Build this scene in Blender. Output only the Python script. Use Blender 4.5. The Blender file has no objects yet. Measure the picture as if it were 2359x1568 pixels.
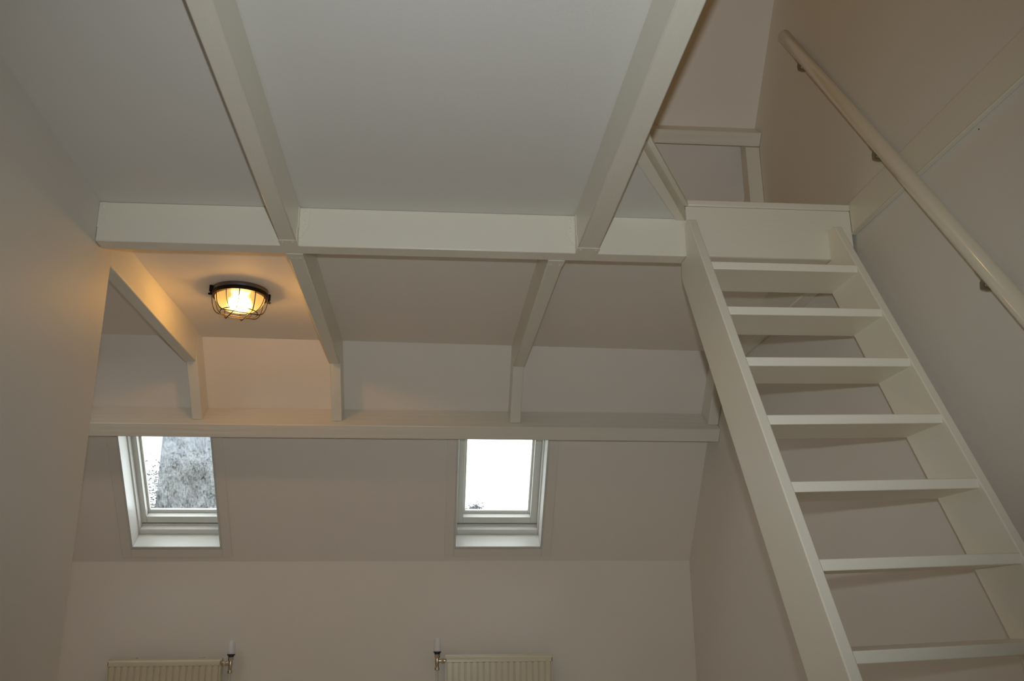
import bpy, bmesh, math, random
from mathutils import Vector, Matrix
random.seed(7)
scene = bpy.context.scene
COL = scene.collection
ZO = 1.076                       # height of the camera above the attic floor

# ------------------------------------------------------------------ camera, world, lights, exposure
YAW, PITCH, ROLL, FPX = 0.0881, 0.296, -0.0076, 2128.6
def make_camera():
    cy, sy, cp, sp, cr, sr = math.cos(YAW), math.sin(YAW), math.cos(PITCH), math.sin(PITCH), math.cos(ROLL), math.sin(ROLL)
    fwd = Vector((sy * cp, cy * cp, sp)); right = Vector((cy, -sy, 0)); up = right.cross(fwd)
    r2 = cr * right + sr * up; u2 = -sr * right + cr * up
    cd = bpy.data.cameras.new('camera'); cd.sensor_width = 36.0; cd.lens = 36.0 * FPX / 2359.0
    cd.clip_start = 0.05; cd.clip_end = 200
    co = bpy.data.objects.new('camera', cd); COL.objects.link(co)
    m = Matrix((r2, u2, -fwd)).transposed().to_4x4(); m.translation = (0, 0, ZO)
    co.matrix_world = m; scene.camera = co
    return co, r2, u2, fwd
CAM, C_R, C_U, C_F = make_camera()

w = bpy.data.worlds.new('overcast_sky'); scene.world = w; w.use_nodes = True
bg = w.node_tree.nodes['Background']; bg.inputs[0].default_value = (0.92, 0.965, 1.0, 1); bg.inputs[1].default_value = 4.3

def area(name, loc, target, sx, sy, power, col, spread=None):
    l = bpy.data.lights.new(name, 'AREA'); l.shape = 'RECTANGLE'; l.size = sx; l.size_y = sy
    l.energy = power; l.color = col
    if spread: l.spread = spread
    o = bpy.data.objects.new(name, l); COL.objects.link(o); o.location = loc
    o.rotation_euler = (Vector(target) - Vector(loc)).to_track_quat('-Z', 'Y').to_euler()
    return o
# the camera's own flash, a hand's breadth above the lens
fl = bpy.data.lights.new('camera_flash', 'SPOT'); fl.energy = 126.0; fl.color = (0.91, 0.985, 1.0)
fl.spot_size = math.radians(84); fl.spot_blend = 1.0; fl.shadow_soft_size = 0.016
flo = bpy.data.objects.new('camera_flash', fl); COL.objects.link(flo)
flo.location = Vector((0, 0, ZO)) + C_U * 0.115 + C_R * 0.012
flo.rotation_euler = (C_F + C_U * 0.06).to_track_quat('-Z', 'Y').to_euler()

# the lamp burning up in the loft, out of the picture
ul = bpy.data.lights.new('loft_lamp_glow', 'POINT'); ul.energy = 5.3; ul.color = (1.0, 0.65, 0.22); ul.shadow_soft_size = 0.08
ulo = bpy.data.objects.new('loft_lamp_glow', ul); COL.objects.link(ulo); ulo.location = (-0.6, 2.2, ZO + 2.85)

# added fill light in the recess behind the tall wall, lifting the far ceilings
area('recess_fill_light', (-1.9, 3.9, ZO + 1.3), (-1.7, 3.9, ZO - 1.0), 0.3, 0.3, 2.7, (0.94, 0.98, 1.0))

scene.view_settings.view_transform = 'Standard'; scene.view_settings.look = 'None'
scene.view_settings.gamma = 1.0; scene.view_settings.use_curve_mapping = False
scene.view_settings.exposure = 0.0
scene.cycles.use_denoising = True
scene.cycles.max_bounces = 10; scene.cycles.diffuse_bounces = 6
scene.cycles.sample_clamp_indirect = 6.0
scene.cycles.caustics_reflective = False; scene.cycles.caustics_refractive = False

# ------------------------------------------------------------------ solved dimensions (metres, heights from the eye)
ZT, ZC, ZTOP = 1.2446, 1.3896, 1.461
YT, TT = 3.0, 0.0704
YJ, YR, AL = 4.52, 4.6108, 0.8704
CA, SA = math.cos(AL), math.sin(AL)
DR, SP, PW, PD = 0.1356, 0.3918, 0.0768, 0.1799
YB, XR, XL, YL = 5.494, 1.5286, -1.1488, 3.1886
XLM = -0.0419
CZX = -0.009
ZF = -ZO
def RP(x, s, o=0.0):             # point on the roof slope: s down the slope, o outwards
    return (x, YR + s * CA + o * SA, ZC - s * SA + o * CA)

# ------------------------------------------------------------------ materials
def mat(name, col, rough=0.5, bump=0.0, bscale=60.0, stretch=(1, 1, 1), metal=0.0, spec=0.5, var=0.0, vscale=3.0, coat=0.0, detail=4.0):
    m = bpy.data.materials.new(name); m.use_nodes = True
    nt = m.node_tree; b = nt.nodes['Principled BSDF']
    b.inputs['Base Color'].default_value = (*col, 1); b.inputs['Roughness'].default_value = rough
    b.inputs['Metallic'].default_value = metal; b.inputs['Specular IOR Level'].default_value = spec
    b.inputs['Coat Weight'].default_value = coat; b.inputs['Coat Roughness'].default_value = 0.15
    tc = nt.nodes.new('ShaderNodeTexCoord'); mp = nt.nodes.new('ShaderNodeMapping')
    mp.inputs['Scale'].default_value = stretch
    nt.links.new(tc.outputs['Object'], mp.inputs[0])
    if bump:
        n = nt.nodes.new('ShaderNodeTexNoise'); n.inputs['Scale'].default_value = bscale; n.inputs['Detail'].default_value = detail
        bp = nt.nodes.new('ShaderNodeBump'); bp.inputs['Strength'].default_value = bump; bp.inputs['Distance'].default_value = 0.01
        nt.links.new(mp.outputs[0], n.inputs['Vector']); nt.links.new(n.outputs['Fac'], bp.inputs['Height'])
        nt.links.new(bp.outputs[0], b.inputs['Normal'])
    if var:
        n2 = nt.nodes.new('ShaderNodeTexNoise'); n2.inputs['Scale'].default_value = vscale; n2.inputs['Detail'].default_value = 3
        mx = nt.nodes.new('ShaderNodeMix'); mx.data_type = 'RGBA'
        mx.inputs['A'].default_value = (*[c * (1 - var) for c in col], 1); mx.inputs['B'].default_value = (*[min(1, c * (1 + var)) for c in col], 1)
        nt.links.new(mp.outputs[0], n2.inputs['Vector']); nt.links.new(n2.outputs['Fac'], mx.inputs['Factor'])
        nt.links.new(mx.outputs['Result'], b.inputs['Base Color'])
    return m
M = {}
M['wall'] = mat('matte_white_wall', (0.74, 0.70, 0.645), 0.55, 0.06, 140, var=0.012, vscale=2.0, spec=0.35)
M['ceiling'] = mat('matte_white_ceiling', (0.72, 0.70, 0.665), 0.75, 0.05, 120, var=0.012, vscale=2.0, spec=0.15)
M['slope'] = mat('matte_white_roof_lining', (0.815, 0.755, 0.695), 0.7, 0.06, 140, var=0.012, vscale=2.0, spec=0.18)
M['beam_x'] = mat('cream_gloss_paint_along_x', (0.79, 0.745, 0.635), 0.30, 0.10, 30, (0.35, 3, 3))
M['beam_y'] = mat('cream_gloss_paint_along_y', (0.76, 0.725, 0.625), 0.30, 0.10, 30, (3, 0.35, 3))
M['beam_s'] = mat('cream_gloss_paint_on_rafters', (0.76, 0.725, 0.64), 0.32, 0.10, 30, (3, 0.8, 0.8))
M['stair'] = mat('cream_stair_paint', (0.86, 0.81, 0.69), 0.33, 0.06, 26, (2, 1, 1))
M['trim'] = mat('cream_trim_paint', (0.76, 0.715, 0.61), 0.32, 0.05, 40)
M['rail'] = mat('cream_handrail_lacquer', (0.78, 0.715, 0.58), 0.14, 0.01, 40, coat=0.6)
M['frame'] = mat('white_window_paint', (0.66, 0.65, 0.61), 0.32)
M['wall_back'] = mat('lightened_white_wall', (0.82, 0.77, 0.70), 0.6, 0.06, 140, var=0.012, vscale=2.0, spec=0.25)  # wall paint copy, brightened in place of light missing at the far end
M['casing'] = mat('casing_paint', (0.785, 0.727, 0.668), 0.6, spec=0.2)
M['gasket'] = mat('black_rubber', (0.02, 0.02, 0.022), 0.5)
M['radiator'] = mat('ivory_enamel', (0.72, 0.655, 0.49), 0.3)
M['nickel'] = mat('nickel_brass', (0.62, 0.52, 0.38), 0.25, metal=1.0)
M['valve'] = mat('white_valve_plastic', (0.80, 0.80, 0.83), 0.4)
M['navy'] = mat('dark_navy_plastic', (0.015, 0.018, 0.035), 0.4)
M['bronze'] = mat('dark_bracket_metal', (0.30, 0.27, 0.19), 0.4, metal=0.7)
M['can'] = mat('dark_grey_lamp_base', (0.075, 0.062, 0.055), 0.45)
M['iron'] = mat('black_brown_iron', (0.007, 0.004, 0.003), 0.5, 0.1, 200, spec=0.15)
M['hole'] = mat('dark_screw', (0.03, 0.03, 0.03), 0.5)
M['boards'] = mat('pale_laminate_floor', (0.80, 0.75, 0.67), 0.5, 0.15, 12, (8, 0.6, 1), var=0.15)
M['bark'] = mat('grey_brown_bark', (0.02, 0.017, 0.014), 0.9, 0.5, 12)
M['foliage'] = mat('olive_winter_foliage', (0.026, 0.025, 0.015), 0.8, var=0.35, vscale=1.5)
M['foliage2'] = mat('yellow_green_foliage', (0.06, 0.055, 0.012), 0.8, var=0.35, vscale=1.5)
M['slate'] = mat('grey_slate_roof', (0.085, 0.092, 0.11), 0.7, 0.3, 9, var=0.1)
M['render'] = mat('grey_house_render', (0.085, 0.092, 0.11), 0.8)
M['lawn'] = mat('green_lawn', (0.10, 0.14, 0.05), 0.9, var=0.3)

def purlin_material():
    m = mat('cream_gloss_paint_coarse_grain', (0.76, 0.72, 0.64), 0.30)
    nt = m.node_tree; b = nt.nodes['Principled BSDF']; mp = [n for n in nt.nodes if n.type == 'MAPPING'][0]
    mp.inputs['Scale'].default_value = (1.1, 9, 9)
    wv = nt.nodes.new('ShaderNodeTexNoise'); wv.inputs['Scale'].default_value = 3.0; wv.inputs['Detail'].default_value = 3; wv.inputs['Distortion'].default_value = 1.2
    ramp = nt.nodes.new('ShaderNodeTexWave'); ramp.inputs['Scale'].default_value = 1.3; ramp.inputs['Distortion'].default_value = 5; ramp.inputs['Detail'].default_value = 2
    ramp.bands_direction = 'Z'
    bp = nt.nodes.new('ShaderNodeBump'); bp.inputs['Strength'].default_value = 0.16; bp.inputs['Distance'].default_value = 0.01
    ml = nt.nodes.new('ShaderNodeMath'); ml.operation = 'MULTIPLY'
    nt.links.new(mp.outputs[0], wv.inputs['Vector']); nt.links.new(mp.outputs[0], ramp.inputs['Vector'])
    nt.links.new(wv.outputs['Fac'], ml.inputs[0]); nt.links.new(ramp.outputs['Fac'], ml.inputs[1])
    nt.links.new(ml.outputs[0], bp.inputs['Height']); nt.links.new(bp.outputs[0], b.inputs['Normal'])
    return m
M['purlin'] = purlin_material()

def glass_pane(name, wet):
    m = bpy.data.materials.new(name); m.use_nodes = True; nt = m.node_tree; nt.nodes.clear()
    out = nt.nodes.new('ShaderNodeOutputMaterial'); tr = nt.nodes.new('ShaderNodeBsdfTransparent'); tr.inputs[0].default_value = (0.95, 0.97, 0.97, 1)
    gl = nt.nodes.new('ShaderNodeBsdfGlossy'); gl.inputs['Roughness'].default_value = 0.02
    rf = nt.nodes.new('ShaderNodeBsdfTranslucent'); rf.inputs[0].default_value = (0.82, 0.86, 0.88, 1)
    tc = nt.nodes.new('ShaderNodeTexCoord'); mp = nt.nodes.new('ShaderNodeMapping'); mp.inputs['Scale'].default_value = (1.0, 0.38, 0.38)
    n = nt.nodes.new('ShaderNodeTexNoise'); n.inputs['Scale'].default_value = 130; n.inputs['Detail'].default_value = 3
    v = nt.nodes.new('ShaderNodeTexNoise'); v.inputs['Scale'].default_value = 11; v.inputs['Detail'].default_value = 3
    nt.links.new(tc.outputs['Object'], mp.inputs[0]); nt.links.new(mp.outputs[0], n.inputs['Vector']); nt.links.new(tc.outputs['Object'], v.inputs['Vector'])
    r = nt.nodes.new('ShaderNodeMapRange'); r.inputs[1].default_value = 0.40; r.inputs[2].default_value = 0.72; r.inputs[3].default_value = 0.012 * wet; r.inputs[4].default_value = 0.14 * wet
    ad = nt.nodes.new('ShaderNodeMath'); ad.operation = 'MULTIPLY_ADD'; ad.inputs[1].default_value = 0.5; 
    nt.links.new(v.outputs['Fac'], ad.inputs[0]); 
    half = nt.nodes.new('ShaderNodeMath'); half.operation = 'MULTIPLY'; half.inputs[1].default_value = 0.55
    nt.links.new(n.outputs['Fac'], half.inputs[0]); nt.links.new(half.outputs[0], ad.inputs[2]); nt.links.new(ad.outputs[0], r.inputs[0])
    m1 = nt.nodes.new('ShaderNodeMixShader'); nt.links.new(r.outputs[0], m1.inputs[0]); nt.links.new(tr.outputs[0], m1.inputs[1]); nt.links.new(rf.outputs[0], m1.inputs[2])
    m2 = nt.nodes.new('ShaderNodeMixShader'); m2.inputs[0].default_value = 0.04; nt.links.new(m1.outputs[0], m2.inputs[1]); nt.links.new(gl.outputs[0], m2.inputs[2])
    nt.links.new(m2.outputs[0], out.inputs[0])
    return m
M['wet_glass'] = glass_pane('rain_wet_glass', 1.0)

def lamp_glass():
    m = bpy.data.materials.new('ribbed_lamp_glass'); m.use_nodes = True; nt = m.node_tree; nt.nodes.clear()
    out = nt.nodes.new('ShaderNodeOutputMaterial'); tr = nt.nodes.new('ShaderNodeBsdfTransparent')
    lw = nt.nodes.new('ShaderNodeLayerWeight'); lw.inputs[0].default_value = 0.45
    mx = nt.nodes.new('ShaderNodeMix'); mx.data_type = 'RGBA'; mx.inputs['A'].default_value = (1, 0.97, 0.90, 1); mx.inputs['B'].default_value = (0.80, 0.70, 0.52, 1)
    nt.links.new(lw.outputs['Facing'], mx.inputs['Factor']); nt.links.new(mx.outputs['Result'], tr.inputs[0])
    tl = nt.nodes.new('ShaderNodeBsdfTranslucent'); tl.inputs[0].default_value = (0.95, 0.97, 1.0, 1)
    gl = nt.nodes.new('ShaderNodeBsdfGlossy'); gl.inputs['Roughness'].default_value = 0.12
    m1 = nt.nodes.new('ShaderNodeMixShader'); m1.inputs[0].default_value = 0.03
    rfr = nt.nodes.new('ShaderNodeBsdfRefraction'); rfr.inputs['Roughness'].default_value = 0.55; rfr.inputs['IOR'].default_value = 1.12; rfr.inputs[0].default_value = (1, 0.97, 0.92, 1)
    m0 = nt.nodes.new('ShaderNodeMixShader'); m0.inputs[0].default_value = 0.6
    nt.links.new(tr.outputs[0], m0.inputs[1]); nt.links.new(rfr.outputs[0], m0.inputs[2])
    m2 = nt.nodes.new('ShaderNodeMixShader'); m2.inputs[0].default_value = 0.05
    nt.links.new(m0.outputs[0], m1.inputs[1]); nt.links.new(tl.outputs[0], m1.inputs[2])
    nt.links.new(m1.outputs[0], m2.inputs[1]); nt.links.new(gl.outputs[0], m2.inputs[2]); nt.links.new(m2.outputs[0], out.inputs[0])
    return m
M['lamp_glass'] = lamp_glass()
def emission(name, col, s):
    m = bpy.data.materials.new(name); m.use_nodes = True; nt = m.node_tree; nt.nodes.clear()
    out = nt.nodes.new('ShaderNodeOutputMaterial'); e = nt.nodes.new('ShaderNodeEmission'); e.inputs[0].default_value = (*col, 1); e.inputs[1].default_value = s
    nt.links.new(e.outputs[0], out.inputs[0]); return m
M['bulb'] = emission('glowing_bulb', (1.0, 0.52, 0.125), 262.0)
M['plate'] = mat('dark_lamp_plate', (0.012, 0.015, 0.030), 0.9, spec=0.0)

# ------------------------------------------------------------------ mesh building
def basis(d):
    d = Vector(d).normalized(); a = Vector((0, 0, 1)) if abs(d.z) < 0.9 else Vector((1, 0, 0))
    u = d.cross(a).normalized(); return u, d.cross(u).normalized()
class MB:
    def __init__(self): self.v = []; self.f = []
    def hexa(self, p):           # 8 points: bottom loop 0-3, top loop 4-7
        n = len(self.v); self.v += [tuple(q) for q in p]
        self.f += [tuple(n + i for i in q) for q in ((0, 3, 2, 1), (4, 5, 6, 7), (0, 1, 5, 4), (1, 2, 6, 5), (2, 3, 7, 6), (3, 0, 4, 7))]; return self
    def box(self, x0, x1, y0, y1, z0, z1):
        return self.hexa([(x0, y0, z0), (x1, y0, z0), (x1, y1, z0), (x0, y1, z0), (x0, y0, z1), (x1, y0, z1), (x1, y1, z1), (x0, y1, z1)])
    def prism_x(self, yz, x0, x1):   # outline in the y-z plane, extruded along x
        n = len(self.v); k = len(yz)
        self.v += [(x0, y, z) for y, z in yz] + [(x1, y, z) for y, z in yz]
        self.f.append(tuple(n + i for i in range(k))); self.f.append(tuple(n + k + i for i in reversed(range(k))))
        for i in range(k):
            j = (i + 1) % k; self.f.append((n + i, n + k + i, n + k + j, n + j))
        return self
    def prism_z(self, xy, z0, z1):
        n = len(self.v); k = len(xy)
        self.v += [(x, y, z0) for x, y in xy] + [(x, y, z1) for x, y in xy]
        self.f.append(tuple(n + i for i in reversed(range(k)))); self.f.append(tuple(n + k + i for i in range(k)))
        for i in range(k):
            j = (i + 1) % k; self.f.append((n + i, n + j, n + k + j, n + k + i))
        return self
    def prism_y(self, xz, y0, y1):
        n = len(self.v); k = len(xz)
        self.v += [(x, y0, z) for x, z in xz] + [(x, y1, z) for x, z in xz]
        self.f.append(tuple(n + i for i in range(k))); self.f.append(tuple(n + k + i for i in reversed(range(k))))
        for i in range(k):
            j = (i + 1) % k; self.f.append((n + i, n + k + i, n + k + j, n + j))
        return self
    def roof_box(self, x0, x1, s0, s1, o0, o1):
        return self.hexa([RP(x0, s0, o0), RP(x1, s0, o0), RP(x1, s1, o0), RP(x0, s1, o0), RP(x0, s0, o1), RP(x1, s0, o1), RP(x1, s1, o1), RP(x0, s1, o1)])
    def roof_ring(self, x0, x1, s0, s1, w, o0, o1, ws=None):   # four mitred-looking bars, inside the given outline
        ws = w if ws is None else ws
        self.roof_box(x0, x0 + w, s0, s1, o0, o1); self.roof_box(x1 - w, x1, s0, s1, o0, o1)
        self.roof_box(x0 + w, x1 - w, s0, s0 + ws, o0, o1); self.roof_box(x0 + w, x1 - w, s1 - ws, s1, o0, o1); return self
    def tube(self, pts, r, seg=10, closed=False):
        pts = [Vector(p) for p in pts]; n = len(self.v); k = len(pts); rr = r if isinstance(r, (list, tuple)) else [r] * k
        u = None
        for i, p in enumerate(pts):
            a = pts[(i - 1) % k] if (closed or i) else p; b = pts[(i + 1) % k] if (closed or i < k - 1) else p
            d = (b - a).normalized()
            if u is None: u, vv = basis(d)
            else:
                u = (u - d * u.dot(d)).normalized(); vv = d.cross(u)
            for s in range(seg):
                t = 2 * math.pi * s / seg; q = p + (u * math.cos(t) + vv * math.sin(t)) * rr[i]; self.v.append(tuple(q))
        for i in range(k if closed else k - 1):
            for s in range(seg):
                a = n + i * seg + s; b = n + i * seg + (s + 1) % seg; c = n + ((i + 1) % k) * seg + (s + 1) % seg; d = n + ((i + 1) % k) * seg + s
                self.f.append((a, b, c, d))
        if not closed:
            self.f.append(tuple(n + s for s in reversed(range(seg)))); self.f.append(tuple(n + (k - 1) * seg + s for s in range(seg)))
        return self
    def lathe(self, prof, origin, axis=(0, 0, 1), seg=32, rib=0.0):   # prof: (radius, height) pairs
        o = Vector(origin); ax = Vector(axis).normalized(); u, vv = basis(ax); n = len(self.v); k = len(prof)
        for r, h in prof:
            for s in range(seg):
                t = 2 * math.pi * s / seg; q = r + (rib if s % 2 else 0.0) * (1 if r > 0.02 else 0)
                self.v.append(tuple(o + ax * h + (u * math.cos(t) + vv * math.sin(t)) * q))
        for i in range(k - 1):
            for s in range(seg):
                a = n + i * seg + s; b = n + i * seg + (s + 1) % seg; self.f.append((a, b, b + seg, a + seg))
        if prof[0][0] > 1e-6: self.f.append(tuple(n + s for s in reversed(range(seg))))
        if prof[-1][0] > 1e-6: self.f.append(tuple(n + (k - 1) * seg + s for s in range(seg)))
        return self
    def build(self, name, m, parent=None, bevel=0.0, smooth=False, seg=2, recalc=True):
        vs = [Vector((x, y, z + ZO)) for x, y, z in self.v]
        if parent is None:
            xs = [q.x for q in vs]; ys = [q.y for q in vs]; zs = [q.z for q in vs]
            org = Vector(((min(xs) + max(xs)) / 2, (min(ys) + max(ys)) / 2, min(zs)))
        else: org = WORLD[parent.name]
        me = bpy.data.meshes.new(name); me.from_pydata([tuple(q - org) for q in vs], [], self.f)
        if recalc:
            bm = bmesh.new(); bm.from_mesh(me); smooth and bmesh.ops.remove_doubles(bm, verts=bm.verts, dist=1e-6)
            bmesh.ops.recalc_face_normals(bm, faces=bm.faces); bm.to_mesh(me); bm.free()
        me.materials.append(m)
        if smooth:
            for p in me.polygons: p.use_smooth = True
            me.set_sharp_from_angle(angle=math.radians(42))
        o = bpy.data.objects.new(name, me); COL.objects.link(o)
        if parent is None: o.location = org
        else: o.parent = parent
        WORLD[o.name] = org
        if bevel:
            b = o.modifiers.new('edge', 'BEVEL'); b.width = bevel; b.segments = seg; b.limit_method = 'ANGLE'; b.angle_limit = math.radians(35); b.harden_normals = False
            for p in me.polygons: p.use_smooth = True
            me.set_sharp_from_angle(angle=math.radians(42)) if not smooth else None
        return o
WORLD = {}
def tag(o, label, cat, group=None):
    o['label'] = label; o['category'] = cat
    if group: o['group'] = group
    return o
def struct(o): o['kind'] = 'structure'; return o
def empty(name, x, y, z):
    o = bpy.data.objects.new(name, None); COL.objects.link(o); o.location = (x, y, z + ZO); o.empty_display_size = 0.1
    WORLD[o.name] = Vector((x, y, z + ZO)); return o

# ------------------------------------------------------------------ the shell
LW = 0.12
W0, W1, W2, W3 = -1.6624, -1.1655, 0.1340, 0.6445
S0, S1 = 0.505, 1.2753
XLEFT = -2.7
struct(MB().box(XLEFT - 0.2, XR + 0.3, -2.1, 5.8, ZF - 0.1, ZF).build('floor', M['boards']))
def xl(y): return XL + XLM * (y - YT)
struct(MB().prism_z([(xl(-1.9), -1.9), (xl(YL), YL), (xl(YL) - LW, YL), (xl(-1.9) - LW, -1.9)], ZF, ZC).build('wall_left', M['wall']))
struct(MB().box(XLEFT - 0.15, XLEFT, -1.9, 5.8, ZF, ZC).build('wall_left.001', M['wall']))
struct(MB().box(XR, XR + 0.15, -1.9, 5.8, ZF, 3.4).build('wall_right', M['wall']))
zk = ZC - (YB - YR) * math.tan(AL)
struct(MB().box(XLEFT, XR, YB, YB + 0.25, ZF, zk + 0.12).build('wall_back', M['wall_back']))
struct(MB().box(XLEFT, XR, -2.0, -1.9, ZF, ZC).build('wall_front', M['wall']))

# roof slope with two skylight holes
rs = MB()
XA, XE = XLEFT - 0.1, XR + 0.12
rs.roof_box(XA, XE, -2.9, S0, 0, 0.2).roof_box(XA, XE, S1, 1.55, 0, 0.2)
rs.roof_box(XA, W0, S0, S1, 0, 0.2).roof_box(W1, W2, S0, S1, 0, 0.2).roof_box(W3, XE, S0, S1, 0, 0.2)
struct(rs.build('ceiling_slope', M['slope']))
# flat ceiling on the near side of the cross beam (with the stair opening) and beyond it
cl = MB()
cl.box(XLEFT, 0.5, -1.9, YT + 0.03, ZC, ZTOP).box(0.5, XR, -1.9, 0.75, ZC, ZTOP)
cl.prism_z([(0.5, 0.75), (0.556, 0.75), (0.556, 2.36), (0.883, YT + 0.03), (0.5, YT + 0.03)], ZC, ZTOP)
struct(cl.build('ceiling', M['ceiling']))
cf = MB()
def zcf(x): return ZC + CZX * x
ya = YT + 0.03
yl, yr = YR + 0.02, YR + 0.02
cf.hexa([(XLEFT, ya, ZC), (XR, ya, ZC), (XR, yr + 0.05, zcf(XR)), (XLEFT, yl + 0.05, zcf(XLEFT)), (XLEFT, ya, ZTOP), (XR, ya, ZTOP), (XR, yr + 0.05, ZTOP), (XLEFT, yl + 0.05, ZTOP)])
M['ceiling_far'] = mat('lightened_far_ceiling', (0.86, 0.80, 0.735), 0.7, 0.06, 140, var=0.012, vscale=2.0, spec=0.18)  # ceiling paint lightened here to make up for weak light beyond the beam
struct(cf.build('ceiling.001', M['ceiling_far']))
# loft shell above the opening
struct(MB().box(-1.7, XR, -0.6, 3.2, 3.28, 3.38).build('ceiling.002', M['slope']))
struct(MB().box(-1.7, -1.6, -0.6, 4.6, ZTOP, 3.38).build('wall_left.002', M['wall']))
struct(MB().box(-1.7, XR, -0.7, -0.6, ZTOP, 3.38).build('wall_front.001', M['wall']))

# edges of the stair opening
tb = MB().box(XR - 0.014, XR, 0.75, YT - 0.004, 1.349, 1.472).box(XR - 0.018, XR, 0.75, YT - 0.004, 1.343, 1.351)
struct(tb.build('trim_1', M['trim'], bevel=0.003))
t2 = empty('trim_2', 0.75, 2.68, ZC); struct(t2)
MB().prism_z([(0.562, 2.368), (0.898, YT - 0.001), (0.862, YT - 0.001), (0.562, 2.46)], 1.381, 1.437).build('edge_board', M['trim'], t2, bevel=0.002)
MB().prism_z([(0.571, 2.352), (0.912, YT - 0.004), (0.874, YT - 0.004), (0.56, 2.40)], 1.4375, 1.4475).build('floor_nosing', M['trim'], t2, bevel=0.003)
MB().prism_z([(0.567, 2.352), (0.908, YT - 0.004), (0.874, YT - 0.004), (0.56, 2.40)], 1.4485, 1.462).build('floor_nosing', M['trim'], t2, bevel=0.003)
t3 = empty('trim_3', 1.21, YT, 1.38); struct(t3)
MB().box(0.899, 1.5145, YT - 0.0045, YT - 0.0003, ZT + 0.0005, 1.437).build('fascia_board', M['beam_x'], t3, bevel=0.0015)
MB().box(0.906, 1.515, YT - 0.012, YT + 0.05, 1.4375, 1.4615).build('floor_nosing', M['trim'], t3, bevel=0.004)

# ------------------------------------------------------------------ timbers
def hanger(parent, x0, x1, yf, sgn, sides=(1, 1)):
    """painted steel joist shoe: saddle, cheeks and flared ears fixed to the cross beam"""
    h = MB(); t = 0.0018; L = 0.05
    ya, yb = sorted((yf, yf + sgn * L))
    h.box(x0 + 0.0001, x1 - 0.0001, ya, yb, ZT - t, ZT)
    for sx, on, xe in ((-1, sides[0], x0), (1, sides[1], x1)):
        if not on: continue
        a, b = sorted((xe, xe + sx * t))
        h.prism_x([(yf, ZT - t), (yf + sgn * L, ZT - t), (yf + sgn * L, ZT + 0.045), (yf + sgn * 0.03, ZT + 0.055), (yf + sgn * 0.03, ZC - 0.012), (yf, ZC - 0.012)], a, b)
        ya2, yb2 = sorted((yf, yf + sgn * t))
        h.prism_y([(xe, ZT + 0.03), (xe + sx * 0.008, ZT + 0.03), (xe + sx * 0.034, ZT + 0.075), (xe + sx * 0.034, ZC - 0.006), (xe, ZC - 0.006)], ya2, yb2)
    ho = h.build('joist_hanger', M['beam_x'], parent)
    for sx, on, xe in ((-1, sides[0], x0), (1, sides[1], x1)):
        if not on: continue
        for dz, r in ((0.124, 0.0055), (0.094, 0.003), (0.080, 0.002)):
            MB().lathe([(r, 0), (r * 0.95, 0.002), (r * 0.6, 0.0035), (0.0, 0.004)], (xe + sx * 0.018, yf + sgn * t, ZT + dz), (0, sgn, 0), 10).build('bolt', M['beam_x'], ho, smooth=True)
    for xx in (x0 + 0.012, x1 - 0.012):
        MB().lathe([(0.003, 0), (0.0025, 0.0015), (0.0, 0.002)], (xx, yf + sgn * 0.035, ZT - t), (0, 0, -1), 8).build('bolt', M['beam_x'], ho, smooth=True)
tr_ = empty('cross_beam', 0.19, YT, ZT)
tag(tr_, 'long cream painted cross beam under the flat ceiling, carrying all the joists', 'beam')
MB().box(xl(YT) + 0.0005, XR - 0.022, YT, YT + TT, ZT, ZC).build('timber', M['beam_x'], tr_, bevel=0.0035)
e = MB().prism_y([(xl(YT) + 0.001, ZT + 0.05), (xl(YT) + 0.010, ZT + 0.05), (xl(YT) + 0.024, ZT + 0.075), (xl(YT) + 0.026, ZC - 0.003), (xl(YT) + 0.001, ZC - 0.003)], YT - 0.002, YT).build('wall_hanger', M['beam_x'], tr_)
for dz, r in ((0.128, 0.006), (0.10, 0.0035)):
    MB().lathe([(r, 0), (r * 0.95, 0.002), (r * 0.6, 0.0035), (0.0, 0.004)], (xl(YT) + 0.014, YT - 0.002, ZT + dz), (0, -1, 0), 10).build('bolt', M['beam_x'], e, smooth=True)

def joist(x0, x1, y0, y1, label, sgn, sides=(1, 1), shoe=True, top=ZC, xa=None, xb=None):
    r = empty('ceiling_joist', (x0 + x1) / 2, y1 if sgn < 0 else y0, ZT)
    tag(r, label, 'beam', 'cream painted ceiling joists')
    xa = x0 if xa is None else xa; xb = x1 if xb is None else xb        # widths at the end away from the cross beam
    n0, n1, f0, f1 = (xa, xb, x0, x1) if sgn < 0 else (x0, x1, xa, xb)
    MB().hexa([(n0, y0, ZT), (n1, y0, ZT), (f1, y1, ZT), (f0, y1, ZT), (n0, y0, top), (n1, y0, top), (f1, y1, top), (f0, y1, top)]).build('timber', M['beam_y'], r, bevel=0.004)
    if shoe: hanger(r, x0, x1, y1 if sgn < 0 else y0, sgn, sides)
    return r
joist(-0.5316, -0.4727, -1.88, YT - 0.001, 'cream joist running overhead toward the viewer, between two closed ceiling panels', -1, (0, 1))
joist(0.4934, 0.571, -1.88, YT - 0.001, 'cream joist running overhead along the open stairwell', -1, (1, 0), xa=0.4934, xb=0.527)
YB2 = YT + TT + 0.001
K = [(-1.2261, -1.1721), (-0.5205, -0.4665), (0.4053, 0.4629), (1.4700, XR - 0.001)]
JL = ['cream joist beyond the cross beam between the caged lamp and the tall wall end',
      'cream joist beyond the cross beam, between the caged lamp and the plain middle bay',
      'cream joist beyond the cross beam, above the brighter skylight with the blank white view',
      'cream joist against the wall seen between the top stair treads']
for (a, b), lab, sd in zip(K, JL, ((0, 0), (1, 1), (1, 1), (0, 0))):
    joist(a, b, YB2, YJ, lab, 1, sd, shoe=sd[0], top=ZC + 0.012)
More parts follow.
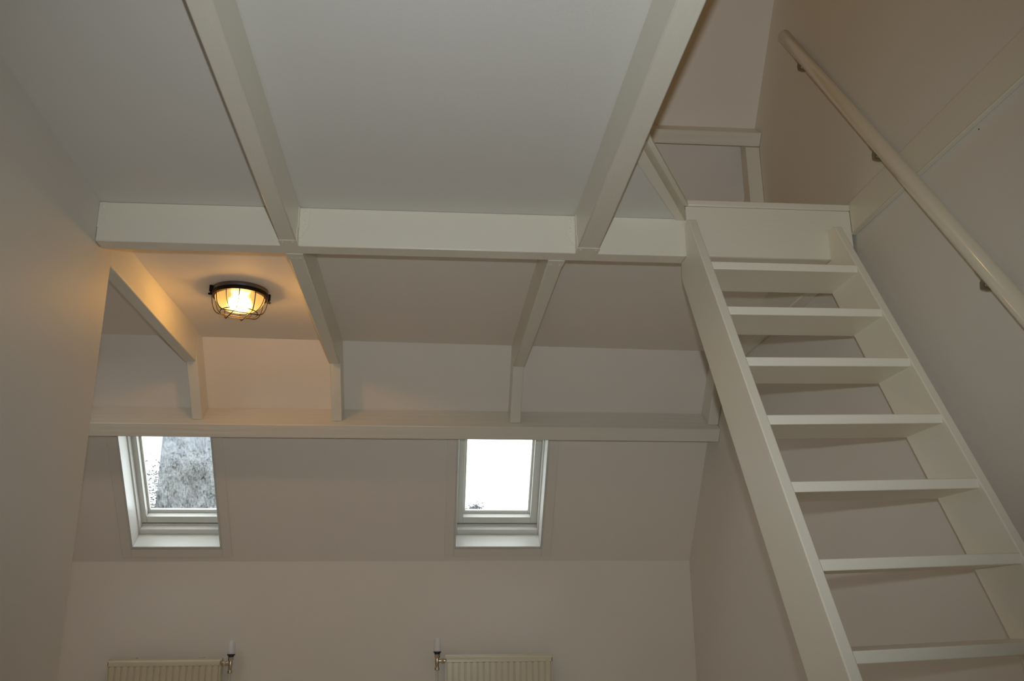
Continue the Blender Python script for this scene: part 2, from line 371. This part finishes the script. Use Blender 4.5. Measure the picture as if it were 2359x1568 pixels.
RL = ['short cream rafter beside the tall wall end, lit orange on one flank',
      'short cream rafter dividing the orange lamp bay from the grey middle bay',
      'short cream rafter under the roof slope above the blank white skylight',
      'short cream rafter in the corner behind the staircase']
def roof_y_z(s, o): q = RP(0, s, o); return q[1], q[2]
for (a, b), lab in zip(K, RL):
    ys = YJ + 0.0015
    s_in = (ys - YR + DR * SA) / CA; zi = roof_y_z(s_in, -DR)[1]
    out = [(ys, ZC + 0.012), roof_y_z(-0.016, 0.0), roof_y_z(SP - 0.001, 0.0), roof_y_z(SP - 0.001, -DR), (ys, zi)]
    o = MB().prism_x(out, a + 0.0008, b - 0.0008).build('rafter', M['beam_s'], bevel=0.003)
    tag(o, lab, 'beam', 'short cream rafters')
o = MB().roof_box(XLEFT, XR - 0.0005, SP, SP + PW, -PD, 0.0).build('purlin', M['purlin'], bevel=0.004)
tag(o, 'long rough-grained cream purlin running across the roof slope just above both skylights', 'beam')
# loft timbers seen through the opening
su = -1.161
o = MB().roof_box(-1.55, XR - 0.0005, su, su + 0.067, -0.11, -0.0005).build('purlin', M['purlin'], bevel=0.004)
tag(o, 'upper cream purlin high in the loft, seen through the stair opening', 'beam')
o = MB().prism_x([(3.826, ZTOP + 0.001), (3.898, ZTOP + 0.001), (3.898, 2.217), (3.826, 2.156)], 1.461, XR - 0.0008).build('loft_post', M['beam_s'], bevel=0.003)
tag(o, 'upright cream post under the upper purlin in the loft', 'post')

# ------------------------------------------------------------------ staircase
SX = dict(a=0.8902, b=0.92, c=1.4219, d=1.4487)
Z1, Y1, RI, GO, TH, DEP = 1.1503, 2.8105, 0.2024, 0.1273, 0.0273, 0.2126
st = empty('staircase', 1.17, 1.47, ZF)
tag(st, 'steep open-tread cream painted attic stair rising to the loft opening', 'staircase')
def stringer(x0, x1, zt, roff, tilt):
    RT = RI - tilt
    def yfront(z): return Y1 + (z - Z1) / RT * GO
    def yrear(z): return yfront(z) + roff
    zr = Z1 + (YT + TT - roff - Y1) / GO * RT
    ye = YT - 0.0048
    out = [(yfront(ZF), ZF), (yfront(zt - 0.02), zt - 0.02), (yfront(zt - 0.02) + 0.006, zt - 0.007), (yfront(zt) + 0.012, zt), (ye, zt), (ye, ZT - 0.002), (YT + TT - 0.002, ZT - 0.002), (YT + TT - 0.002, zr), (yrear(ZF), ZF)]
    return MB().prism_x(out, x0, x1).build('stringer', M['stair'], st, bevel=0.003)
TL, TR = -0.0002 , 0.0030
stringer(SX['a'], SX['b'], 1.366, 0.243, TL); stringer(SX['c'], SX['d'], 1.352, 0.226, TR)
for k in range(11):
    z = Z1 - k * RI; y = Y1 - k * GO
    if z - TH < ZF: break
    kt = min(k, 7)
    zl, zr = z + kt * TL, z + kt * TR
    x0, x1 = SX['b'] - 0.006, SX['c'] + 0.006
    MB().hexa([(x0, y, zl - TH), (x1, y, zr - TH), (x1, y + DEP, zr - TH), (x0, y + DEP, zl - TH), (x0, y, zl), (x1, y, zr), (x1, y + DEP, zr), (x0, y + DEP, zl)]).build('tread', M['stair'], st, bevel=0.0025)

# ------------------------------------------------------------------ handrail
hr = empty('handrail', XR, 2.7, 1.5)
tag(hr, 'round cream wooden handrail climbing the wall beside the stair', 'handrail')
XH = XR - 0.062
h0, h1 = Vector((XH, 3.285, 2.392)), Vector((XH, 1.45, -0.105))
hd = (h1 - h0).normalized()
MB().tube([h0, h0 + hd * 0.004, h0 + hd * 0.008, h1 - hd * 0.008, h1], [0.020, 0.0245, 0.0265, 0.0265, 0.02], 28).build('rail', M['rail'], hr, smooth=True)
hn = Vector((0, -hd.z, hd.y)); hn = hn if hn.z < 0 else -hn     # down-facing normal of the rail
for t in (0.245, 1.075, 1.865):
    c = h0 + hd * t; b0 = c + hn * 0.0265
    m = MB()
    u = hd
    pl = [b0 + u * -0.038 + Vector((-0.008, 0, 0)), b0 + u * -0.038 + Vector((0.008, 0, 0)), b0 + u * 0.038 + Vector((0.008, 0, 0)), b0 + u * 0.038 + Vector((-0.008, 0, 0))]
    m.hexa([q + hn * 0.004 for q in pl] + [q - hn * 0.002 for q in pl])
    a1 = b0 + hn * 0.004; elb = b0 + hn * 0.030
    pts = [a1, a1 + hn * 0.012, elb + Vector((0.006, 0, 0)), elb + Vector((0.02, 0, 0)) + hn * 0.004, Vector((XR - 0.004, elb.y, elb.z)) + hn * 0.004]
    m.tube(pts, 0.0065, 10)
    m.lathe([(0.022, 0), (0.022, 0.003), (0.017, 0.007), (0.0, 0.009)], Vector((XR, elb.y, elb.z)) + hn * 0.004, (-1, 0, 0), 18)
    br = m.build('bracket', M['bronze'], hr, smooth=True); br['label'] = 'dark metal handrail bracket'
nl = MB().lathe([(0.0022, 0), (0.0022, 0.001), (0.0, 0.0015)], (XR, 2.208, 1.327), (-1, 0, 0), 10).build('nail', M['hole'])
tag(nl, 'tiny dark nail head in the bare wall just below the trim along the stair opening', 'nail')

# ------------------------------------------------------------------ skylights
def skylight(n, x0, x1):
    r = struct(empty('window_%d' % n, (x0 + x1) / 2, RP(0, S1)[1], RP(0, S1)[2]))
    cx = (x0 + x1) / 2
    c = MB(); k = 0.052
    c.roof_ring(x0 - k, x1 + k, S0 - 0.028, S1 + k + 0.008, k, -0.006, 0.0, None)
    c.build('casing', M['casing'], r, bevel=0.002)
    l = MB().roof_ring(x0 - 0.001, x1 + 0.001, S0 - 0.001, S1 + 0.001, 0.012, -0.008, 0.125)
    l.build('reveal_lining', M['frame'], r, bevel=0.002)
    f = MB(); a = 0.010
    f.roof_ring(x0 + a - 0.004, x1 - a + 0.004, S0 + 0.004, S1 - 0.010, 0.013, 0.112, 0.215, 0.034)
    f.roof_ring(x0 + a + 0.004, x1 - a - 0.004, S0 + 0.012, S1 - 0.034, 0.006, 0.150, 0.215, 0.018)
    f.build('window_frame', M['frame'], r, bevel=0.002)
    g = MB().roof_ring(cx - 0.244, cx + 0.240, S0 + 0.02, 1.223, 0.006, 0.172, 0.2); g.build('gasket', M['gasket'], r)
    s0 = cx - 0.240 - 0.001; s1 = cx + 0.236
    sa = MB().roof_ring(s0, s1, S0 + 0.03, 1.217, 0.040, 0.156, 0.214, 0.042).build('sash', M['frame'], r, bevel=0.003)
    MB().roof_ring(s0 + 0.040, s1 - 0.040, S0 + 0.072, 1.175, 0.0125, 0.196, 0.214, 0.020).build('glazing_bead', M['frame'], sa, bevel=0.003)
    MB().roof_box(s0 + 0.050, s1 - 0.050, S0 + 0.08, 1.16, 0.206, 0.210).build('pane', M['wet_glass'], sa)
    return r
skylight(1, W0, W1); skylight(2, W2, W3)

# ------------------------------------------------------------------ bulkhead lamp
LX, LY, LZ = -0.8375, 3.85, ZC + 0.0045
lp = empty('ceiling_lamp', LX, LY, LZ)
tag(lp, 'round caged bulkhead lamp glowing on the ceiling beyond the cross beam', 'lamp')
MB().lathe([(0.116, 0.004), (0.117, -0.020), (0.115, -0.026), (0.113, -0.028)], (LX, LY, LZ), (0, 0, 1), 48).build('base', M['can'], lp, smooth=True)
MB().lathe([(0.100, -0.028), (0.119, -0.028), (0.121, -0.032), (0.121, -0.039), (0.117, -0.044), (0.100, -0.046), (0.100, -0.028)], (LX, LY, LZ), (0, 0, 1), 48).build('rim', M['iron'], lp, smooth=True)
MB().lathe([(0.0, -0.0295), (0.1, -0.0295), (0.1, -0.0285), (0.0, -0.0285)], (LX, LY, LZ), (0, 0, 1), 40).build('inner_plate', M['plate'], lp)
MB().tube([(LX, LY, LZ - 0.0285), (LX, LY, LZ - 0.0335)], 0.016, 16).build('socket', M['plate'], lp, smooth=True)
prof = []
for i in range(15):
    t = i / 14 * math.pi / 2
    prof.append((0.104 * math.cos(t) ** 0.72 if i < 14 else 0.0, -0.040 - 0.066 * math.sin(t) ** 1.05))
MB().lathe(prof, (LX, LY, LZ), (0, 0, 1), 120, rib=0.0013).build('glass_dome', M['lamp_glass'], lp, smooth=False)
bulb = [(0.0, -0.1015)] + [(0.042 * math.sin(math.pi * i / 10), -0.0675 - 0.034 * math.cos(math.pi * i / 10)) for i in range(1, 10)] + [(0.0, -0.0335)]
MB().lathe(bulb, (LX, LY, LZ), (0, 0, 1), 20).build('bulb', M['bulb'], lp, smooth=True)
CR, CB = 0.1155, -0.120
ang = math.radians(27)
def cage_pt(u, v, h):
    return (LX + u * math.cos(ang) - v * math.sin(ang), LY + u * math.sin(ang) + v * math.cos(ang), LZ + h)
def wire_profile(half):           # half-width at the rim -> points along one U-shaped wire
    pts = []; zr = -0.040; inner = half * 0.64
    for i in range(11):
        t = i / 10 * math.pi / 2; pts.append((-(inner + (half - inner) * math.cos(t) ** 0.8), zr + (CB - zr) * math.sin(t) ** 1.0))
    return pts + [(inner * k / 3, CB) for k in (-2, -1, 0, 1, 2)] + [(-a, b) for a, b in reversed(pts)]
for off in (-0.034, 0.034):
    half = math.sqrt(CR ** 2 - off ** 2)
    for ax in (0, 1):
        pts = [cage_pt(a, off, h) if ax == 0 else cage_pt(off, a, h - 0.002) for a, h in wire_profile(half)]
        MB().tube(pts, 0.0021, 7).build('cage_wire', M['iron'], lp, smooth=True)
rp_ = [(LX + 0.078 * math.cos(2 * math.pi * i / 40), LY + 0.078 * math.sin(2 * math.pi * i / 40), LZ - 0.1135) for i in range(40)]
MB().tube(rp_, 0.0019, 7, closed=True).build('cage_ring', M['iron'], lp, smooth=True)
for k in range(4):
    t = ang + math.pi / 4 + k * math.pi / 2
    pts = []
    for i in range(9):
        q = i / 8 * math.pi / 2; rr = 0.078 + (CR - 0.078) * math.cos(q); pts.append((LX + rr * math.cos(t), LY + rr * math.sin(t), LZ - 0.040 - 0.0735 * (0.35 * i / 8 + 0.65 * math.sin(q))))
    MB().tube(pts, 0.0018, 7).build('cage_wire', M['iron'], lp, smooth=True)
for sg in (-1, 1):
    dx, dy = sg * math.cos(math.radians(25)), sg * math.sin(math.radians(25))
    ex, ey = LX + dx * 0.1245, LY + dy * 0.1245
    lg = MB().box(ex - 0.006, ex + 0.006, ey - 0.006, ey + 0.006, LZ - 0.036, LZ - 0.010)
    lg.lathe([(0.0035, -0.051), (0.0035, -0.036)], (ex, ey, LZ), (0, 0, 1), 10)
    lg.tube([(ex - 0.009, ey, LZ - 0.046), (ex - 0.004, ey, LZ - 0.0485), (ex + 0.004, ey, LZ - 0.0485), (ex + 0.009, ey, LZ - 0.046)], 0.0042, 8)
    lg.build('wing_nut', M['iron'], lp, smooth=True)
# ------------------------------------------------------------------ radiators
def radiator(x0, x1, ztop, side, label):
    zb = ztop - 0.62; yf, yb_ = 5.405, 5.462
    r = empty('radiator', (x0 + x1) / 2, (yf + yb_) / 2, zb)
    tag(r, label, 'radiator', 'ivory panel radiators')
    p = MB(); d = 0.006
    # pressed front: border flush, ribs proud of the recessed field
    p.box(x0, x1, yf + d, yf + 0.016, zb, ztop)
    p.prism_x([(yf + d, ztop - 0.034), (yf, ztop - 0.030), (yf, ztop - 0.010), (yf + 0.003, ztop - 0.003), (yf + d, ztop)], x0, x1)
    p.box(x0, x1, yf, yf + d, zb, zb + 0.03)
    n = 17; pit = (x1 - x0 - 0.016) / n
    for i in range(n):
        a = x0 + 0.008 + i * pit
        p.prism_y([(a + 0.004, zb + 0.03), (a + pit - 0.004, zb + 0.03), (a + pit - 0.004, ztop - 0.036), (a + pit - 0.010, ztop - 0.030), (a + 0.010, ztop - 0.030), (a + 0.004, ztop - 0.036)], yf + 0.0005, yf + d)
    p.box(x0, x0 + 0.006, yf, yf + d, zb, ztop - 0.004).box(x1 - 0.006, x1, yf, yf + d, zb, ztop - 0.004)
    p.build('front_panel', M['radiator'], r, bevel=0.0025)
    for xx in (x0, x1):
        MB().box(xx - 0.002, xx + 0.002, yf + 0.016, yb_, zb + 0.02, ztop + 0.006).build('side_panel', M['radiator'], r)
    g = MB().box(x0, x1, yf + 0.017, yf + 0.022, ztop - 0.01, ztop + 0.008).box(x0, x1, yb_ - 0.005, yb_, ztop - 0.01, ztop + 0.008)
    for i in range(30):
        a = x0 + 0.01 + i * (x1 - x0 - 0.02) / 30; g.box(a, a + 0.006, yf + 0.022, yb_ - 0.005, ztop + 0.003, ztop + 0.007)
    g.build('top_grille', M['radiator'], r)
    for fx in (0.2, 0.8):
        xx = x0 + fx * (x1 - x0); MB().box(xx - 0.012, xx + 0.012, yb_ - 0.01, YB - 0.0005, ztop - 0.16, ztop + 0.012).build('wall_bracket', M['radiator'], r)
    xe = x1 if side > 0 else x0; xv = xe + side * 0.046; yv = 5.432; zv = ztop - 0.022
    v = MB()
    v.tube([(xe - side * 0.004, yv, zv), (xe + side * 0.008, yv, zv)], 0.013, 12).tube([(xe + side * 0.008, yv, zv), (xe + side * 0.022, yv, zv)], 0.015, 6).tube([(xe + side * 0.02, yv, zv), (xv, yv, zv)], 0.009, 12)
    v.lathe([(0.009, -0.05), (0.0135, -0.048), (0.0135, -0.036), (0.010, -0.033), (0.011, -0.018), (0.0125, 0.0), (0.011, 0.014), (0.015, 0.018), (0.016, 0.034), (0.012, 0.036)], (xv, yv, zv), (0, 0, 1), 14)
    vo = v.build('valve', M['nickel'], r, smooth=True)
    MB().lathe([(0.012, 0.034), (0.016, 0.036), (0.016, 0.041), (0.0215, 0.043), (0.0215, 0.049), (0.015, 0.050)], (xv, yv, zv), (0, 0, 1), 20).build('collar', M['navy'], vo, smooth=True)
    MB().lathe([(0.0195, 0.049), (0.0215, 0.053), (0.0205, 0.085), (0.0165, 0.112), (0.014, 0.117), (0.0, 0.118)], (xv, yv, zv), (0, 0, 1), 28, rib=-0.0008).build('thermostat_head', M['valve'], vo, smooth=True)
    MB().tube([(xv, yv, zv - 0.045), (xv, yv, ZF)], 0.0078, 12).build('pipe', M['frame'], r, smooth=True)
radiator(-1.711, -1.117, -0.181, 1, 'ivory ribbed panel radiator under the skylight with the tree view')
radiator(0.0955, 0.690, -0.178, -1, 'ivory ribbed panel radiator under the blank white skylight')

# ------------------------------------------------------------------ outdoors, seen through the wet panes
GZ = -3.7
struct(MB().box(-60, 60, 6.2, 90, GZ - 0.2, GZ).build('ground', M['lawn']))
def tree(x, y, h, crown, label, m, seed, leaves, leaf=0.09, squash=1.0):
    rnd = random.Random(seed)
    r = empty('tree', x, y, GZ); tag(r, label, 'tree')
    top = GZ + h
    MB().tube([(x, y, GZ), (x + 0.05, y, GZ + h * 0.3), (x - 0.06, y, GZ + h * 0.6), (x, y, top - crown * 0.5)], [0.16, 0.13, 0.09, 0.03], 8).build('trunk', M['bark'], r, smooth=True)
    b = MB(); lf = MB(); cz = top - crown * squash
    clumps = []
    for i in range(16):
        while True:
            d = Vector((rnd.uniform(-1, 1), rnd.uniform(-1, 1), rnd.uniform(-1, 1)))
            if 0.2 < d.length < 1: break
        e = Vector((x + d.x * crown, y + d.y * crown, cz + d.z * crown * squash)); s = Vector((x, y, min(e.z - 0.25, top - crown * 0.55)))
        b.tube([s, s.lerp(e, 0.5) + Vector((0, 0, 0.12)), e], [0.045, 0.03, 0.012], 5); clumps.append(e)
    for i in range(leaves):
        cpt = rnd.choice(clumps); q = cpt + Vector((rnd.gauss(0, 0.2), rnd.gauss(0, 0.2), rnd.gauss(0, 0.17))) * crown
        u = Vector((rnd.uniform(-1, 1), rnd.uniform(-1, 1), rnd.uniform(-1, 1))).normalized(); a, c = basis(u); n = len(lf.v); k = leaf * rnd.uniform(0.6, 1.2)
        lf.v += [tuple(q - a * k), tuple(q + c * k * 0.5), tuple(q + a * k), tuple(q - c * k * 0.5)]; lf.f.append((n, n + 1, n + 2, n + 3))
    b.build('branches', M['bark'], r, smooth=True)['kind'] = 'stuff'
    lf.build('foliage', m, r, recalc=False)['kind'] = 'stuff'
tree(-3.55, 13.0, 5.8, 0.95, 'olive bushy tree outside, filling the lower half of the wet skylight', M['foliage'], 3, 22000, 0.026)
tree(-2.6, 16.2, 5.7, 0.95, 'yellow-green tree outside the wet skylight, next to the olive tree', M['foliage2'], 5, 9000, 0.026)
tree(0.52, 12.0, 5.19, 0.15, 'small distant treetop in the corner of the blank white skylight', M['foliage'], 9, 700, 0.022, 1.0)
hs = empty('house', -3.5, 25, GZ); tag(hs, 'grey neighbouring house rising behind the trees outside the wet skylight', 'building')
MB().box(-6.3, -1.9, 22, 28, GZ, 5.2).build('house_wall', M['render'], hs)
MB().prism_x([(21.7, 5.1), (25, 8.2), (28.3, 5.1)], -6.4, -1.8).build('house_roof', M['slate'], hs)
MB().box(-4.6, -4.0, 24, 24.6, 6.2, 9.0).build('chimney', M['render'], hs)
